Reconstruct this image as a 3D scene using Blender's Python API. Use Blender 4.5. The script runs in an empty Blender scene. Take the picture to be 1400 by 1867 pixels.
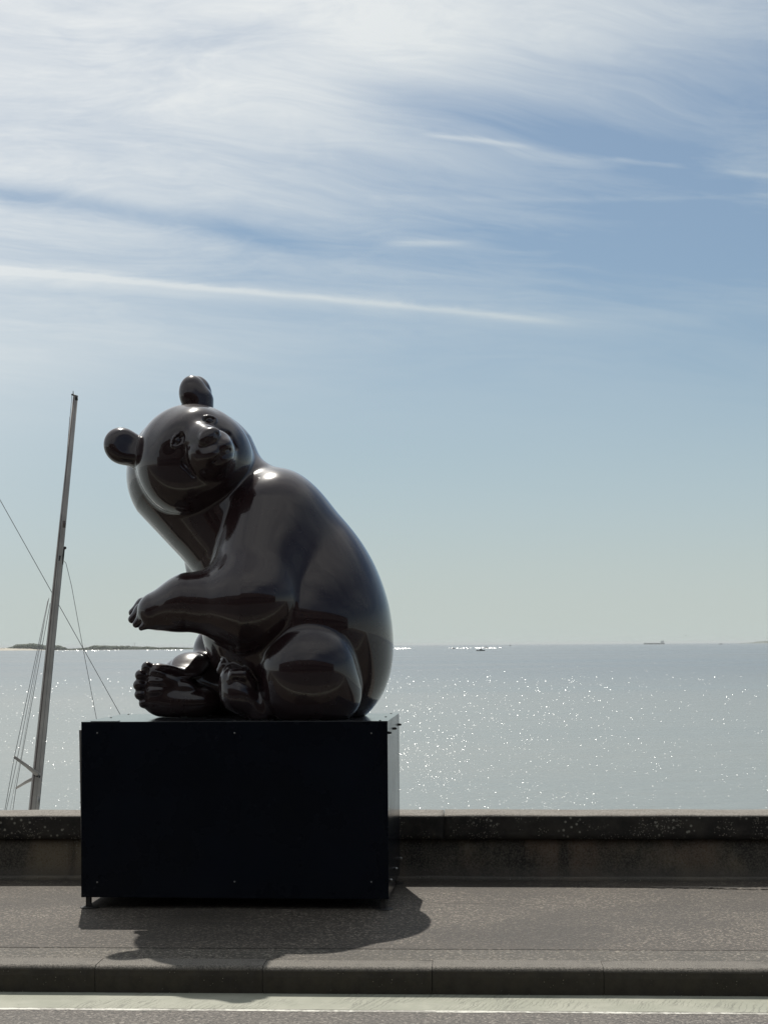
import bpy, bmesh, math, random
import numpy as np
from mathutils import Vector, Matrix
random.seed(7)
rng = np.random.default_rng(7)
R = math.radians

# ------------------------------------------------------------------ camera
F = 2800.0                       # focal length in photo pixels (photo 1400 x 1867)
PP = (700.0, 1078.0)             # principal point (lens shift keeps the plinth upright)
PITCH, ROLL = R(2.0), R(0.38)
CAMZ = 1.62
cf = Vector((0, math.cos(PITCH), math.sin(PITCH)))
cr0 = Vector((1, 0, 0)); cu0 = cr0.cross(cf)
cr = cr0*math.cos(ROLL) - cu0*math.sin(ROLL)
cu = cu0*math.cos(ROLL) + cr0*math.sin(ROLL)
CAM = Vector((0, 0, CAMZ))
cam_data = bpy.data.cameras.new('camera')
cam = bpy.data.objects.new('camera', cam_data)
bpy.context.scene.collection.objects.link(cam)
M = Matrix((cr, cu, -cf)).transposed().to_4x4(); M.translation = CAM
cam.matrix_world = M
cam_data.sensor_fit = 'VERTICAL'; cam_data.sensor_height = 24.0
cam_data.lens = F/1867*24.0
cam_data.shift_y = (PP[1]-933.5)/1867
cam_data.clip_start = 0.1; cam_data.clip_end = 200000
sc = bpy.context.scene; sc.camera = cam

# ------------------------------------------------------------------ light
SUN_DIR = Vector((-0.19, 1.0, 1.60)).normalized()
SUN_EL = math.asin(SUN_DIR.z); SUN_AZ = math.atan2(SUN_DIR.x, SUN_DIR.y)
sd = bpy.data.lights.new('sun', 'SUN'); so = bpy.data.objects.new('sun', sd)
sc.collection.objects.link(so); so.rotation_euler = SUN_DIR.to_track_quat('Z', 'Y').to_euler()
so.location = (0, 0, 30)
sd.energy = 4.6; sd.angle = R(0.53); sd.color = (1.0, 0.95, 0.87)

class NG:
    """tiny helper to write node maths as expressions"""
    def __init__(s, tree): s.t = tree
    def new(s, typ, **kw):
        n = s.t.nodes.new(typ)
        for k, v in kw.items(): setattr(n, k, v)
        return n
    def put(s, sock, v):
        if isinstance(v, bpy.types.NodeSocket): s.t.links.new(v, sock)
        else: sock.default_value = v
    def m(s, op, a, b=0.0, c=0.0, clamp=False):
        n = s.new('ShaderNodeMath', operation=op, use_clamp=clamp)
        s.put(n.inputs[0], a); s.put(n.inputs[1], b); s.put(n.inputs[2], c)
        return n.outputs[0]
    def add(s, a, b): return s.m('ADD', a, b)
    def sub(s, a, b): return s.m('SUBTRACT', a, b)
    def mul(s, a, b): return s.m('MULTIPLY', a, b)
    def div(s, a, b): return s.m('DIVIDE', a, b)
    def ss(s, x, lo, hi, a=0.0, b=1.0):
        n = s.new('ShaderNodeMapRange', interpolation_type='SMOOTHSTEP')
        s.put(n.inputs['Value'], x)
        n.inputs['From Min'].default_value = lo; n.inputs['From Max'].default_value = hi
        n.inputs['To Min'].default_value = a; n.inputs['To Max'].default_value = b
        return n.outputs[0]
    def gauss(s, x, w):
        q = s.div(x, w); return s.m('POWER', 2.71828, s.mul(s.mul(q, q), -1.0))
    def noise(s, vec, scale, detail=3, rough=0.5, dist=0.0, dim='3D'):
        n = s.new('ShaderNodeTexNoise', noise_dimensions=dim)
        if vec is not None: s.put(n.inputs['Vector'], vec)
        n.inputs['Scale'].default_value = scale; n.inputs['Detail'].default_value = detail
        n.inputs['Roughness'].default_value = rough; n.inputs['Distortion'].default_value = dist
        return n.outputs['Fac']
    def vor(s, vec, scale, feature='F1', out='Distance', rnd=1.0):
        n = s.new('ShaderNodeTexVoronoi', feature=feature)
        if vec is not None: s.put(n.inputs['Vector'], vec)
        n.inputs['Scale'].default_value = scale
        n.inputs['Randomness'].default_value = rnd
        return n.outputs[out]
    def mapv(s, vec, scale=(1,1,1), loc=(0,0,0), rot=(0,0,0)):
        n = s.new('ShaderNodeMapping'); s.put(n.inputs['Vector'], vec)
        n.inputs['Scale'].default_value = scale; n.inputs['Location'].default_value = loc
        n.inputs['Rotation'].default_value = rot
        return n.outputs[0]
    def mix(s, f, a, b):
        n = s.new('ShaderNodeMix', data_type='RGBA')
        s.put(n.inputs[0], f)
        for i, v in ((6, a), (7, b)):
            if isinstance(v, tuple) and len(v) == 3: v = (*v, 1)
            s.put(n.inputs[i], v)
        return n.outputs[2]
    def sep(s, v):
        n = s.new('ShaderNodeSeparateXYZ'); s.put(n.inputs[0], v); return n.outputs
    def comb(s, x, y, z):
        n = s.new('ShaderNodeCombineXYZ')
        for i, v in enumerate((x, y, z)): s.put(n.inputs[i], v)
        return n.outputs[0]

# ------------------------------------------------------------------ sky
STR = 0.07
world = bpy.data.worlds.new('World'); sc.world = world; world.use_nodes = True
wt = world.node_tree; wt.nodes.clear(); g = NG(wt)
sky = g.new('ShaderNodeTexSky', sky_type='NISHITA', sun_disc=False)
sky.sun_elevation = SUN_EL; sky.sun_rotation = SUN_AZ
sky.altitude = 5; sky.air_density = 1.0; sky.dust_density = 1.4; sky.ozone_density = 1.6
tc = g.new('ShaderNodeTexCoord')
dx, dy, dz = g.sep(tc.outputs['Generated'])
az = g.m('ARCTAN2', dx, dy)
el = g.m('ARCSINE', dz)
zc = g.m('MAXIMUM', dz, 0.0)
# clouds lie on a high flat layer: gnomonic-like mapping, so streaks flatten towards the horizon
kk = g.add(zc, 0.13)
qx = g.div(dx, kk); qy = g.div(dy, kk)
q = g.comb(qx, qy, 0.0)
warp = g.noise(q, 0.9, 3, 0.5)
ang = R(-14)
wx = g.add(g.add(g.mul(qx, math.cos(ang)), g.mul(qy, -math.sin(ang))), g.mul(warp, 0.9))
wy = g.add(g.add(g.mul(qx, math.sin(ang)), g.mul(qy, math.cos(ang))), g.mul(warp, 0.55))
n1 = g.noise(g.comb(g.mul(wx, 0.55), g.mul(wy, 1.3), 0.0), 1.15, 7, 0.56, 0.35)
n2 = g.noise(g.comb(g.mul(wx, 1.0), g.mul(wy, 3.2), 3.0), 2.1, 7, 0.66, 1.1)
n3 = g.noise(g.comb(g.mul(wx, 4.0), g.mul(wy, 9.0), 7.0), 2.2, 6, 0.68, 1.6)
# elevation / azimuth in degrees
A = g.mul(az, 57.2958); E = g.mul(el, 57.2958)
def band(a0, e0, slope, curv, w, alo, ahi, fade):
    """a long streak of cirrus (or a clear lane): e = e0 + slope (a-a0) + curv (a-a0)^2"""
    da = g.sub(A, a0)
    wob = g.add(g.mul(g.sub(n1, 0.5), 0.35), g.mul(g.sub(n3, 0.5), 0.16))
    e = g.add(g.add(g.add(e0, g.mul(da, slope)), g.mul(g.mul(da, da), curv)), wob)
    b = g.gauss(g.sub(E, e), w)
    return g.mul(b, g.mul(g.ss(A, alo-fade, alo+fade), g.ss(A, ahi-fade, ahi+fade, 1.0, 0.0)))
cov = g.ss(E, 6.0, 19.0)                                   # veil thickens with height
AX = g.mul(dx, 57.3)
lft = g.ss(g.sub(g.mul(E, 0.55), g.mul(g.m('MINIMUM', AX, 24.0), 0.42)), 3.5, 13.0)
cov = g.add(g.mul(cov, 0.16), g.mul(lft, 0.52))
tex = g.add(g.mul(g.sub(n1, 0.5), 1.7), g.add(g.mul(g.sub(n2, 0.5), 1.05), g.mul(g.sub(n3, 0.5), 0.36)))
amp = g.ss(E, 7.0, 15.5, 0.10, 1.0)
cov = g.add(cov, g.mul(tex, g.mul(amp, 0.85)))
for args, k in (
    ((-14.0, 16.2, -0.10, -0.002, 0.42, -24, -3.5, 2.5), -0.45),   # blue lane, left
    ((-2.0, 14.5, -0.10, 0.0, 0.40, -4, 3.5, 2.0), -0.28),
    ((3.0, 19.2, -0.20, -0.004, 0.80, -0.5, 13, 2.5), -0.36),     # blue lane, right
    ((11.0, 14.2, -0.03, 0.0, 2.0, 6.0, 22, 4.0), -0.16),
    ((-14.0, 13.52, -0.028, -0.0027, 0.12, -30, 6.3, 1.6), 0.40),    # long vapour trail
    ((-6.0, 13.0, -0.06, -0.0025, 0.34, -30, 9.0, 3.0), 0.22),
    ((1.5, 11.4, 0.0, -0.004, 0.9, -20, 10, 5.0), 0.14),
    ((12.0, 12.0, 0.0, 0.0, 0.35, 5, 20, 3), 0.10),
    ((1.3, 18.62, -0.115, -0.0042, 0.10, 1.8, 5.5, 0.8), 0.38),    # broken trail, right
    ((1.3, 18.40, -0.125, -0.0042, 0.22, 4.5, 8.5, 1.2), 0.16),
    ((1.3, 18.62, -0.14, -0.0016, 0.11, 8.6, 11.2, 0.7), 0.36),
    ((1.3, 18.62, -0.14, -0.0016, 0.10, 12.6, 20, 0.8), 0.30),
    ((6.0, 16.2, -0.035, 0.0, 0.09, 2.0, 18, 2.5), 0.11),
    ((1.7, 14.75, 0.0, 0.0, 0.11, 0.4, 3.0, 0.9), 0.30),
    ((-3.0, 20.5, 0.05, 0.0, 1.6, -9, 3, 3), 0.16),
    ((10.0, 22.4, 0.05, 0.0, 2.0, -3, 40, 5), 0.30),
    ((-4.0, 9.4, 0.0, 0.0, 1.8, -30, 9, 6), 0.14),
    ):
    cov = g.add(cov, g.mul(band(*args), k))
cov = g.m('ADD', cov, 0.05, clamp=True)
cov = g.m('POWER', cov, 1.1)
hazef = g.ss(E, -3.0, 14.0, 1.0, 0.04)
HAZE = (0.555/STR, 0.625/STR, 0.600/STR)
# everything pale is brightest on the sun's side of the sky
cosang = g.add(g.add(g.mul(dx, SUN_DIR.x), g.mul(dy, SUN_DIR.y)), g.mul(dz, SUN_DIR.z))
fwd = g.ss(cosang, -0.5, 0.75, 0.86, 1.0)
tint = g.new('ShaderNodeMix', data_type='RGBA', blend_type='MULTIPLY'); tint.inputs[0].default_value = 1.0
wt.links.new(sky.outputs[0], tint.inputs[6]); tint.inputs[7].default_value = (0.92, 1.04, 1.06, 1)
base = g.mix(hazef, tint.outputs[2], g.mix(g.ss(E, 0.0, 6.0), HAZE, (0.505/STR, 0.600/STR, 0.650/STR)))
CL = g.mix(g.ss(g.sub(E, g.mul(AX, 0.5)), 5.0, 28.0), (0.54/STR, 0.62/STR, 0.66/STR), (0.86/STR, 0.88/STR, 0.875/STR))
col0 = g.mix(g.mul(cov, 0.93), base, CL)
dim = g.new('ShaderNodeMix', data_type='RGBA', blend_type='MULTIPLY'); dim.inputs[0].default_value = 1.0
wt.links.new(col0, dim.inputs[6]); wt.links.new(g.comb(fwd, fwd, fwd), dim.inputs[7])
col = dim.outputs[2]
bg = g.new('ShaderNodeBackground'); g.put(bg.inputs[0], col); bg.inputs[1].default_value = STR
wo = g.new('ShaderNodeOutputWorld'); wt.links.new(bg.outputs[0], wo.inputs[0])

sc.view_settings.view_transform = 'Standard'; sc.view_settings.look = 'None'
sc.view_settings.exposure = 0.0; sc.view_settings.gamma = 1.0
sc.view_settings.use_curve_mapping = False

# ------------------------------------------------------------------ geometry helpers
def ray(px, py): return (cr*((px-PP[0])/F) - cu*((py-PP[1])/F) + cf)
def atY(px, py, Y): d = ray(px, py); return CAM + d*(Y/d.y)
def atZ(px, py, z): d = ray(px, py); return CAM + d*((z-CAMZ)/d.z)
def proj(p):
    v = Vector(p)-CAM; w = v.dot(cf)
    return PP[0]+F*v.dot(cr)/w, PP[1]-F*v.dot(cu)/w
COL = sc.collection
def link(name, me, parent=None, mats=None):
    o = bpy.data.objects.new(name, me); COL.objects.link(o)
    if parent is not None: o.parent = parent
    if mats is not None and me is not None:
        for m_ in (mats if isinstance(mats, (list, tuple)) else [mats]): me.materials.append(m_)
    return o
def from_bm(name, bm, mat_, parent=None, smooth=False):
    me = bpy.data.meshes.new(name); bm.normal_update(); bm.to_mesh(me); bm.free()
    if smooth:
        for p in me.polygons: p.use_smooth = True
    return link(name, me, parent, mat_)
def tag(o, label=None, cat=None, group=None, kind=None):
    if label: o['label'] = label
    if cat: o['category'] = cat
    if group: o['group'] = group
    if kind: o['kind'] = kind
    return o
def empty(name, loc=(0,0,0), rotz=0.0):
    o = bpy.data.objects.new(name, None); COL.objects.link(o)
    o.location = loc; o.rotation_euler = (0, 0, rotz); o.empty_display_size = 0.1
    return o
def bm_box(bm, x0, x1, y0, y1, z0, z1, bevel=0.0, seg=2, rot=None, piv=None):
    r = bmesh.ops.create_cube(bm, size=1.0)
    vs = r['verts']
    for v in vs:
        v.co = Vector(((x0+x1)/2+v.co.x*(x1-x0), (y0+y1)/2+v.co.y*(y1-y0), (z0+z1)/2+v.co.z*(z1-z0)))
    if bevel > 0:
        es = list({e for v in vs for e in v.link_edges})
        r2 = bmesh.ops.bevel(bm, geom=es, offset=bevel, segments=seg, affect='EDGES', profile=0.5)
        vs = list({v for f in r2['faces'] for v in f.verts} | {v for v in vs if v.is_valid})
    if rot is not None:
        for v in vs: v.co = rot @ (v.co-piv) + piv
    return vs
def box(name, dims, mat_, parent=None, bevel=0.0, seg=2):
    bm = bmesh.new(); bm_box(bm, *dims, bevel=bevel, seg=seg)
    return from_bm(name, bm, mat_, parent)
def tube(bm, pts, rad, seg=8, caps=True, flat=1.0):
    pts = [Vector(p) for p in pts]
    if not isinstance(rad, (list, tuple)): rad = [rad]*len(pts)
    rings = []
    prev = None
    for i, p in enumerate(pts):
        d = (pts[min(i+1, len(pts)-1)]-pts[max(i-1, 0)]).normalized()
        a = Vector((0, 1, 0)) if abs(d.y) < 0.9 else Vector((1, 0, 0))
        x = d.cross(a).normalized(); y = d.cross(x).normalized()
        rings.append([bm.verts.new(p + (x*math.cos(t)+y*math.sin(t)*flat)*rad[i])
                      for t in [2*math.pi*k/seg for k in range(seg)]])
    for a, b in zip(rings, rings[1:]):
        for k in range(seg):
            bm.faces.new((a[k], a[(k+1) % seg], b[(k+1) % seg], b[k]))
    if caps:
        bm.faces.new(rings[0][::-1]); bm.faces.new(rings[-1])
    return rings
def tube_obj(name, pts, rad, mat_, parent=None, seg=8, flat=1.0):
    bm = bmesh.new(); tube(bm, pts, rad, seg, flat=flat)
    bmesh.ops.recalc_face_normals(bm, faces=bm.faces)
    return from_bm(name, bm, mat_, parent, smooth=True)
def bump(g, b, h, strength, dist=0.01):
    n = g.new('ShaderNodeBump'); n.inputs['Strength'].default_value = strength
    n.inputs['Distance'].default_value = dist
    g.put(n.inputs['Height'], h); g.t.links.new(n.outputs[0], b.inputs['Normal'])
def material(name, base=(0.5,0.5,0.5), rough=0.5, metal=0.0, ior=1.5, spec=0.5):
    m_ = bpy.data.materials.new(name); m_.use_nodes = True
    b = m_.node_tree.nodes['Principled BSDF']
    b.inputs['Base Color'].default_value = (*base, 1); b.inputs['Roughness'].default_value = rough
    b.inputs['Metallic'].default_value = metal; b.inputs['IOR'].default_value = ior
    b.inputs['Specular IOR Level'].default_value = spec
    gg = NG(m_.node_tree)
    co = gg.new('ShaderNodeTexCoord').outputs['Object']
    return m_, gg, b, co
def grainy(name, c0, c1, scale=8, rough=0.6, metal=0.0, bs=0.0, bd=0.002, bscale=60):
    m_, g, b, co = material(name, c0, rough, metal)
    n = g.noise(co, scale, 5, 0.6)
    g.put(b.inputs['Base Color'], g.mix(g.ss(n, 0.3, 0.7), c0, c1))
    if bs: bump(g, b, g.noise(co, bscale, 4, 0.6), bs, bd)
    return m_

# ------------------------------------------------------------------ materials
def asphalt_mat(name, tint, speck, bigamp, cracks=False):
    m_, g, b, co = material(name, rough=0.75)
    fine = g.noise(co, 105, 3, 0.85)
    mid = g.noise(co, 30, 5, 0.75)
    chips = g.vor(co, 90, out='Color')
    cs = g.new('ShaderNodeSeparateColor'); g.put(cs.inputs[0], chips)
    chip = g.m('POWER', cs.outputs[0], 4.5)
    big = g.noise(co, 0.9, 5, 0.6)
    stre = g.noise(g.mapv(co, (0.35, 2.6, 1)), 1.6, 5, 0.62)
    c = g.mix(g.ss(fine, 0.40, 0.60), tuple(x*0.10 for x in tint), tuple(x*1.9 for x in tint))
    c = g.mix(g.mul(chip, 0.85), c, speck)
    c = g.mix(g.ss(mid, 0.5, 0.75, 0.0, 0.6), c, tuple(x*0.45 for x in tint))
    c = g.mix(g.ss(big, 0.35, 0.68, 0.0, bigamp), c, tuple(x*0.60 for x in tint))
    c = g.mix(g.ss(stre, 0.52, 0.72, 0.0, bigamp*0.9), c, tuple(x*1.5 for x in tint))
    h = g.add(g.mul(fine, 0.6), g.mul(chip, 0.55))
    if cracks:
        cw = g.noise(co, 5.0, 4, 0.6)
        cx, cy, cz = g.sep(co)
        wob = g.mul(g.sub(cw, 0.5), 0.09)
        d = g.vor(g.mapv(g.comb(g.add(cx, wob), g.add(cy, wob), 0.0), (0.16, 1.3, 1), (0.4, 0.1, 0)), 0.75, 'DISTANCE_TO_EDGE')
        ck = g.ss(d, 0.0, 0.004, 1.0, 0.0)
        ck = g.mul(ck, g.ss(g.noise(co, 0.8, 3, 0.6), 0.54, 0.62))
        c = g.mix(g.mul(ck, 0.85), c, (0.02, 0.018, 0.016))
        h = g.sub(h, g.mul(ck, 1.5))
    g.put(b.inputs['Base Color'], c)
    g.put(b.inputs['Roughness'], g.ss(fine, 0.3, 0.7, 0.55, 0.85))
    bump(g, b, h, 1.0, 0.009)
    return m_
M_walk = asphalt_mat('promenade asphalt', (0.0425, 0.034, 0.025), (0.30, 0.258, 0.205), 0.75, True)
M_road = asphalt_mat('road asphalt', (0.085, 0.076, 0.066), (0.32, 0.29, 0.255), 0.2)
M_lane = asphalt_mat('dark carriageway asphalt', (0.035, 0.034, 0.034), (0.12, 0.12, 0.12), 0.2)  # tone darkened for its mirror image in the bear
M_edge = asphalt_mat('edge strip asphalt', (0.053, 0.0455, 0.034), (0.33, 0.292, 0.235), 0.6)

def kerb_mat():
    m_, g, b, co = material('kerb granite', rough=0.8)
    x, y, z = g.sep(co)
    n = g.noise(co, 9, 6, 0.7); f = g.noise(co, 130, 3, 0.7)
    c = g.mix(g.ss(n, 0.3, 0.7), (0.040, 0.033, 0.021), (0.020, 0.016, 0.010))
    top = g.ss(z, -0.028, -0.004)  # face coloured darker than the top to deepen its shade
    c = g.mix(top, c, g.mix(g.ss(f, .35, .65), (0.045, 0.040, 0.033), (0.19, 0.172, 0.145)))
    sp = g.vor(co, 55, out='Distance')
    c = g.mix(g.mul(g.ss(sp, 0.05, 0.16, 1, 0), g.ss(n, .5, .6)), c, (0.32, 0.29, 0.22))
    drip = g.noise(g.mapv(co, (9, 9, 0.8)), 1.2, 4, 0.6)
    c = g.mix(g.ss(drip, 0.48, 0.75, 0, 0.6), c, (0.035, 0.03, 0.024))
    g.put(b.inputs['Base Color'], c); bump(g, b, g.add(g.mul(f, .5), n), 0.8, 0.006)
    return m_
M_kerb = kerb_mat()

def gutter_mat():
    m_, g, b, co = material('gutter concrete', rough=0.7)
    n = g.noise(co, 4, 5, 0.6)
    x, y, z = g.sep(co)
    # fine broom cracks running across the strip, slightly slanted
    w = g.noise(co, 7, 4, 0.7)
    v = g.add(g.add(g.mul(x, 1.0), g.mul(y, -0.35)), g.mul(w, 0.08))
    ln = g.vor(g.comb(g.mul(v, 42.0), g.mul(y, 2.2), 0.0), 1.0, 'DISTANCE_TO_EDGE')
    k = g.mul(g.ss(ln, 0.01, 0.07, 1, 0), g.ss(g.noise(co, 2.4, 4, .6), .42, .58))
    c = g.mix(g.ss(n, .35, .65), (0.235, 0.242, 0.190), (0.29, 0.292, 0.235))
    c = g.mix(g.mul(k, 0.6), c, (0.12, 0.12, 0.10))
    dirt = g.ss(g.noise(g.mapv(co, (1, 6, 1)), 3, 5, .65), .52, .72)
    c = g.mix(g.mul(dirt, .35), c, (0.20, 0.20, 0.165))
    sp = g.ss(g.vor(co, 14, out='Distance'), 0.03, 0.06, 1, 0)
    c = g.mix(g.mul(sp, .8), c, (0.04, 0.04, 0.035))
    g.put(b.inputs['Base Color'], c); bump(g, b, g.sub(g.noise(co, 60, 3, .6), k), 0.5, 0.004)
    return m_
M_gutter = gutter_mat()
def paint_mat():
    m_, g, b, co = material('worn white road paint', rough=0.6)
    n = g.noise(co, 30, 5, 0.7); n2 = g.noise(co, 2.2, 4, 0.6)
    k = g.ss(g.add(n, g.mul(n2, 0.7)), 0.72, 0.95)
    g.put(b.inputs['Base Color'], g.mix(k, (0.56, 0.55, 0.49), (0.24, 0.23, 0.20)))
    return m_
M_paint = paint_mat()

def wall_mat(name, coping):
    m_, g, b, co = material(name, rough=0.9)
    x, y, z = g.sep(co)
    big = g.noise(g.mapv(co, (1.0, 1, 0.55)), 1.25, 5, 0.55)
    n = g.noise(co, 6, 6, 0.68); f = g.noise(co, 90, 4, 0.7)
    if coping:
        c = g.mix(g.ss(n, 0.35, 0.7), (0.010, 0.0085, 0.007), (0.044, 0.038, 0.030))
        c = g.mix(g.ss(big, .45, .7, 0, .6), c, (0.030, 0.026, 0.020))
        # pale lichen dots and rosettes
        d = g.vor(co, 26, out='Distance'); cl = g.noise(co, 2.6, 4, .6)
        c = g.mix(g.mul(g.ss(d, 0.12, 0.30, 1, 0), g.ss(cl, .47, .56)), c, (0.25, 0.24, 0.20))
        d3 = g.vor(co, 70, out='Distance')
        c = g.mix(g.mul(g.ss(d3, 0.14, 0.34, 1, 0), g.ss(g.noise(co, 5.5, 4, .6), .48, .55)), c, (0.24, 0.22, 0.18))
        d2 = g.vor(g.comb(x, 0.0, g.mul(z, 0.9)), 1.35, out='Distance')
        ring = g.mul(g.ss(d2, 0.035, 0.048), g.ss(d2, 0.055, 0.068, 1, 0))
        c = g.mix(g.mul(ring, g.ss(f, .4, .6, .3, 1)), c, (0.30, 0.29, 0.24))
        top = g.ss(z, 0.436, 0.446)  # paler top band paints the sunlit edge into the colour
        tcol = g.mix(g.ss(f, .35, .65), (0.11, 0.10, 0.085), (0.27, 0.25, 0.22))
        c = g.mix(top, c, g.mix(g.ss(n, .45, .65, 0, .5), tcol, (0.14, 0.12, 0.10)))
    else:
        c = g.mix(g.ss(n, 0.3, 0.7), (0.020, 0.017, 0.013), (0.072, 0.062, 0.048))
        c = g.mix(g.ss(big, .50, .62, 0, .85), c, g.mix(g.ss(g.noise(co, 0.7, 2, .5), .45, .55), (0.19, 0.155, 0.10), (0.17, 0.115, 0.078)))
        drip = g.noise(g.mapv(co, (3.2, 3.2, 0.5)), 1.1, 5, 0.6)
        c = g.mix(g.ss(drip, .50, .66, 0, .92), c, (0.014, 0.012, 0.010))
        c = g.mix(g.ss(f, .42, .66, 0, .55), c, (0.16, 0.145, 0.12)); c = g.mix(g.ss(f, .5, .3, 0, .5), c, (0.012, 0.011, 0.009))
        # darker just under the coping and grey dust at the foot
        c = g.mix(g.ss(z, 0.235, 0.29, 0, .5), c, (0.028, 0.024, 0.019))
        c = g.mix(g.mul(g.ss(z, 0.03, 0.13, 1, 0), .55), c, (0.115, 0.105, 0.09))
        d = g.vor(co, 40, out='Distance')
        c = g.mix(g.mul(g.ss(d, 0.07, 0.18, 1, 0), g.ss(g.noise(co, 3.1, 4, .6), .56, .64)), c, (0.30, 0.28, 0.24))
    g.put(b.inputs['Base Color'], c); bump(g, b, g.add(g.mul(f, .4), n), 1.0, 0.014)
    return m_
M_coping = wall_mat('weathered coping', True)
M_wall = wall_mat('stained render', False)

# gloss black-brown lacquered bronze
def bear_mat():
    m_, g, b, co = material('dark lacquered bronze', (0.0075, 0.0055, 0.005), 0.27, 0.0, 1.5, 0.14)
    n = g.noise(co, 1.3, 4, 0.5); f = g.noise(co, 7.0, 4, 0.55)
    g.put(b.inputs['Base Color'], g.mix(g.ss(n, .35, .65), (0.023, 0.012, 0.0125), (0.018, 0.010, 0.0115)))
    g.put(b.inputs['Roughness'], g.ss(f, .3, .75, .20, .30))
    g.put(b.inputs['Coat Weight'], 0.92); b.inputs['Coat Roughness'].default_value = 0.02; b.inputs['Coat IOR'].default_value = 1.5
    bump(g, b, g.add(g.noise(co, 2.2, 2, .4), g.mul(g.noise(co, 9.0, 2, .4), .12)), 0.10, 0.05)
    return m_
M_bear = bear_mat()
def plinth_mat(r0, r1, sp, dust=(0.0026, 0.0048, 0.0100)):
    m_, g, b, co = material('dark navy powder coated steel', (0.006, 0.009, 0.016), 0.30, 0.0, 1.5, sp)
    n = g.noise(co, 2.0, 5, 0.6); f = g.noise(co, 400, 2, 0.5)
    g.put(b.inputs['Base Color'], g.mix(g.ss(n, .3, .7), tuple(x*0.65 for x in dust), dust))
    sc_ = g.ss(g.noise(g.mapv(co, (1, 1, 2.5)), 3.5, 7, 0.72, 0.8), .60, .80)
    ft = g.ss(g.sep(co)[2], 0.05, 0.30, 1, 0)
    g.put(b.inputs['Base Color'], g.mix(g.add(g.mul(sc_, .22), g.mul(ft, g.mul(n, .16))), g.mix(g.ss(n, .3, .7), tuple(x*0.65 for x in dust), dust), (0.030, 0.030, 0.029)))
    g.put(b.inputs['Roughness'], g.ss(n, .3, .7, r0, r1))
    return m_
M_plinth = plinth_mat(.24, .32, .12)
M_pside = plinth_mat(.18, .24, .3)
M_ptop = plinth_mat(.07, .11, .5, (0.045, 0.048, 0.052))
M_steel = grainy('dull steel', (0.22, 0.22, 0.21), (0.35, 0.34, 0.33), 200, 0.35, 0.9)
M_iron = grainy('black painted iron', (0.010, 0.010, 0.010), (0.02, 0.018, 0.016), 30, 0.55)
M_mast = grainy('grey anodised aluminium', (0.27, 0.25, 0.235), (0.36, 0.335, 0.31), 3, 0.55, 0.0)
M_mastdark = grainy('mast groove dark', (0.07, 0.055, 0.05), (0.10, 0.075, 0.07), 6, 0.6)
M_wire = grainy('rigging wire', (0.14, 0.14, 0.14), (0.2, 0.2, 0.2), 10, 0.5, 0.3)
M_hull = grainy('white gelcoat', (0.72, 0.72, 0.70), (0.60, 0.60, 0.58), 2, 0.3)
M_deck = grainy('boat deck', (0.35, 0.26, 0.17), (0.45, 0.35, 0.24), 6, 0.6)
M_quay = grainy('quay stone', (0.16, 0.145, 0.12), (0.09, 0.08, 0.065), 1.5, 0.9, bs=.6, bd=.02, bscale=6)
M_sand = grainy('pale sand', (0.46, 0.42, 0.34), (0.36, 0.33, 0.27), 0.02, 0.9)
M_trees = grainy('far evergreen foliage', (0.035, 0.05, 0.028), (0.06, 0.075, 0.04), 0.06, 0.9)
M_ship = grainy('ship hull paint', (0.07, 0.08, 0.09), (0.10, 0.11, 0.12), 0.05, 0.6)
M_shipw = grainy('ship superstructure paint', (0.40, 0.42, 0.42), (0.32, 0.33, 0.33), 0.1, 0.6)
M_feather = grainy('gull feathers', (0.22, 0.22, 0.22), (0.12, 0.12, 0.12), 8, 0.8)

def sea_mat():
    m_, g, b, co = material('sea water', (0.020, 0.038, 0.042), 0.22, 0.0, 1.333)
    far = g.sep(co)[1]
    a = g.noise(g.mapv(co, (0.55, 1.0, 1), rot=(0, 0, 0.25)), 0.9, 5, 0.65)
    c = g.noise(g.mapv(co, (0.35, 1.0, 1), rot=(0, 0, -0.2)), 0.16, 4, 0.6)
    d = g.noise(g.mapv(co, (1, 1.5, 1)), 5.0, 4, 0.6)
    patch = g.noise(g.mapv(co, (0.25, 1.0, 1)), 0.012, 5, 0.6)
    sand = g.ss(g.add(far, g.mul(patch, 180.0)), 150.0, 420.0)
    col_ = g.mix(sand, (0.185, 0.205, 0.197), (0.135, 0.158, 0.168))
    g.put(b.inputs['Base Color'], col_)
    g.put(b.inputs['Roughness'], g.ss(patch, .35, .7, .30, .42))
    h = g.add(g.mul(c, 2.2), g.add(g.mul(a, 0.8), g.mul(d, 0.12)))
    bump(g, b, h, 0.46, 0.35)
    return m_
M_sea = sea_mat()
M_glint, _g, _b, _co = material('sun glint facet', (0.02, 0.04, 0.045), 0.21, 0.0, 1.333)  # for facets added to make sun glints on the sea
M_foam = grainy('foam', (0.75, 0.76, 0.76), (0.6, 0.62, 0.62), 0.5, 0.7)

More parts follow.
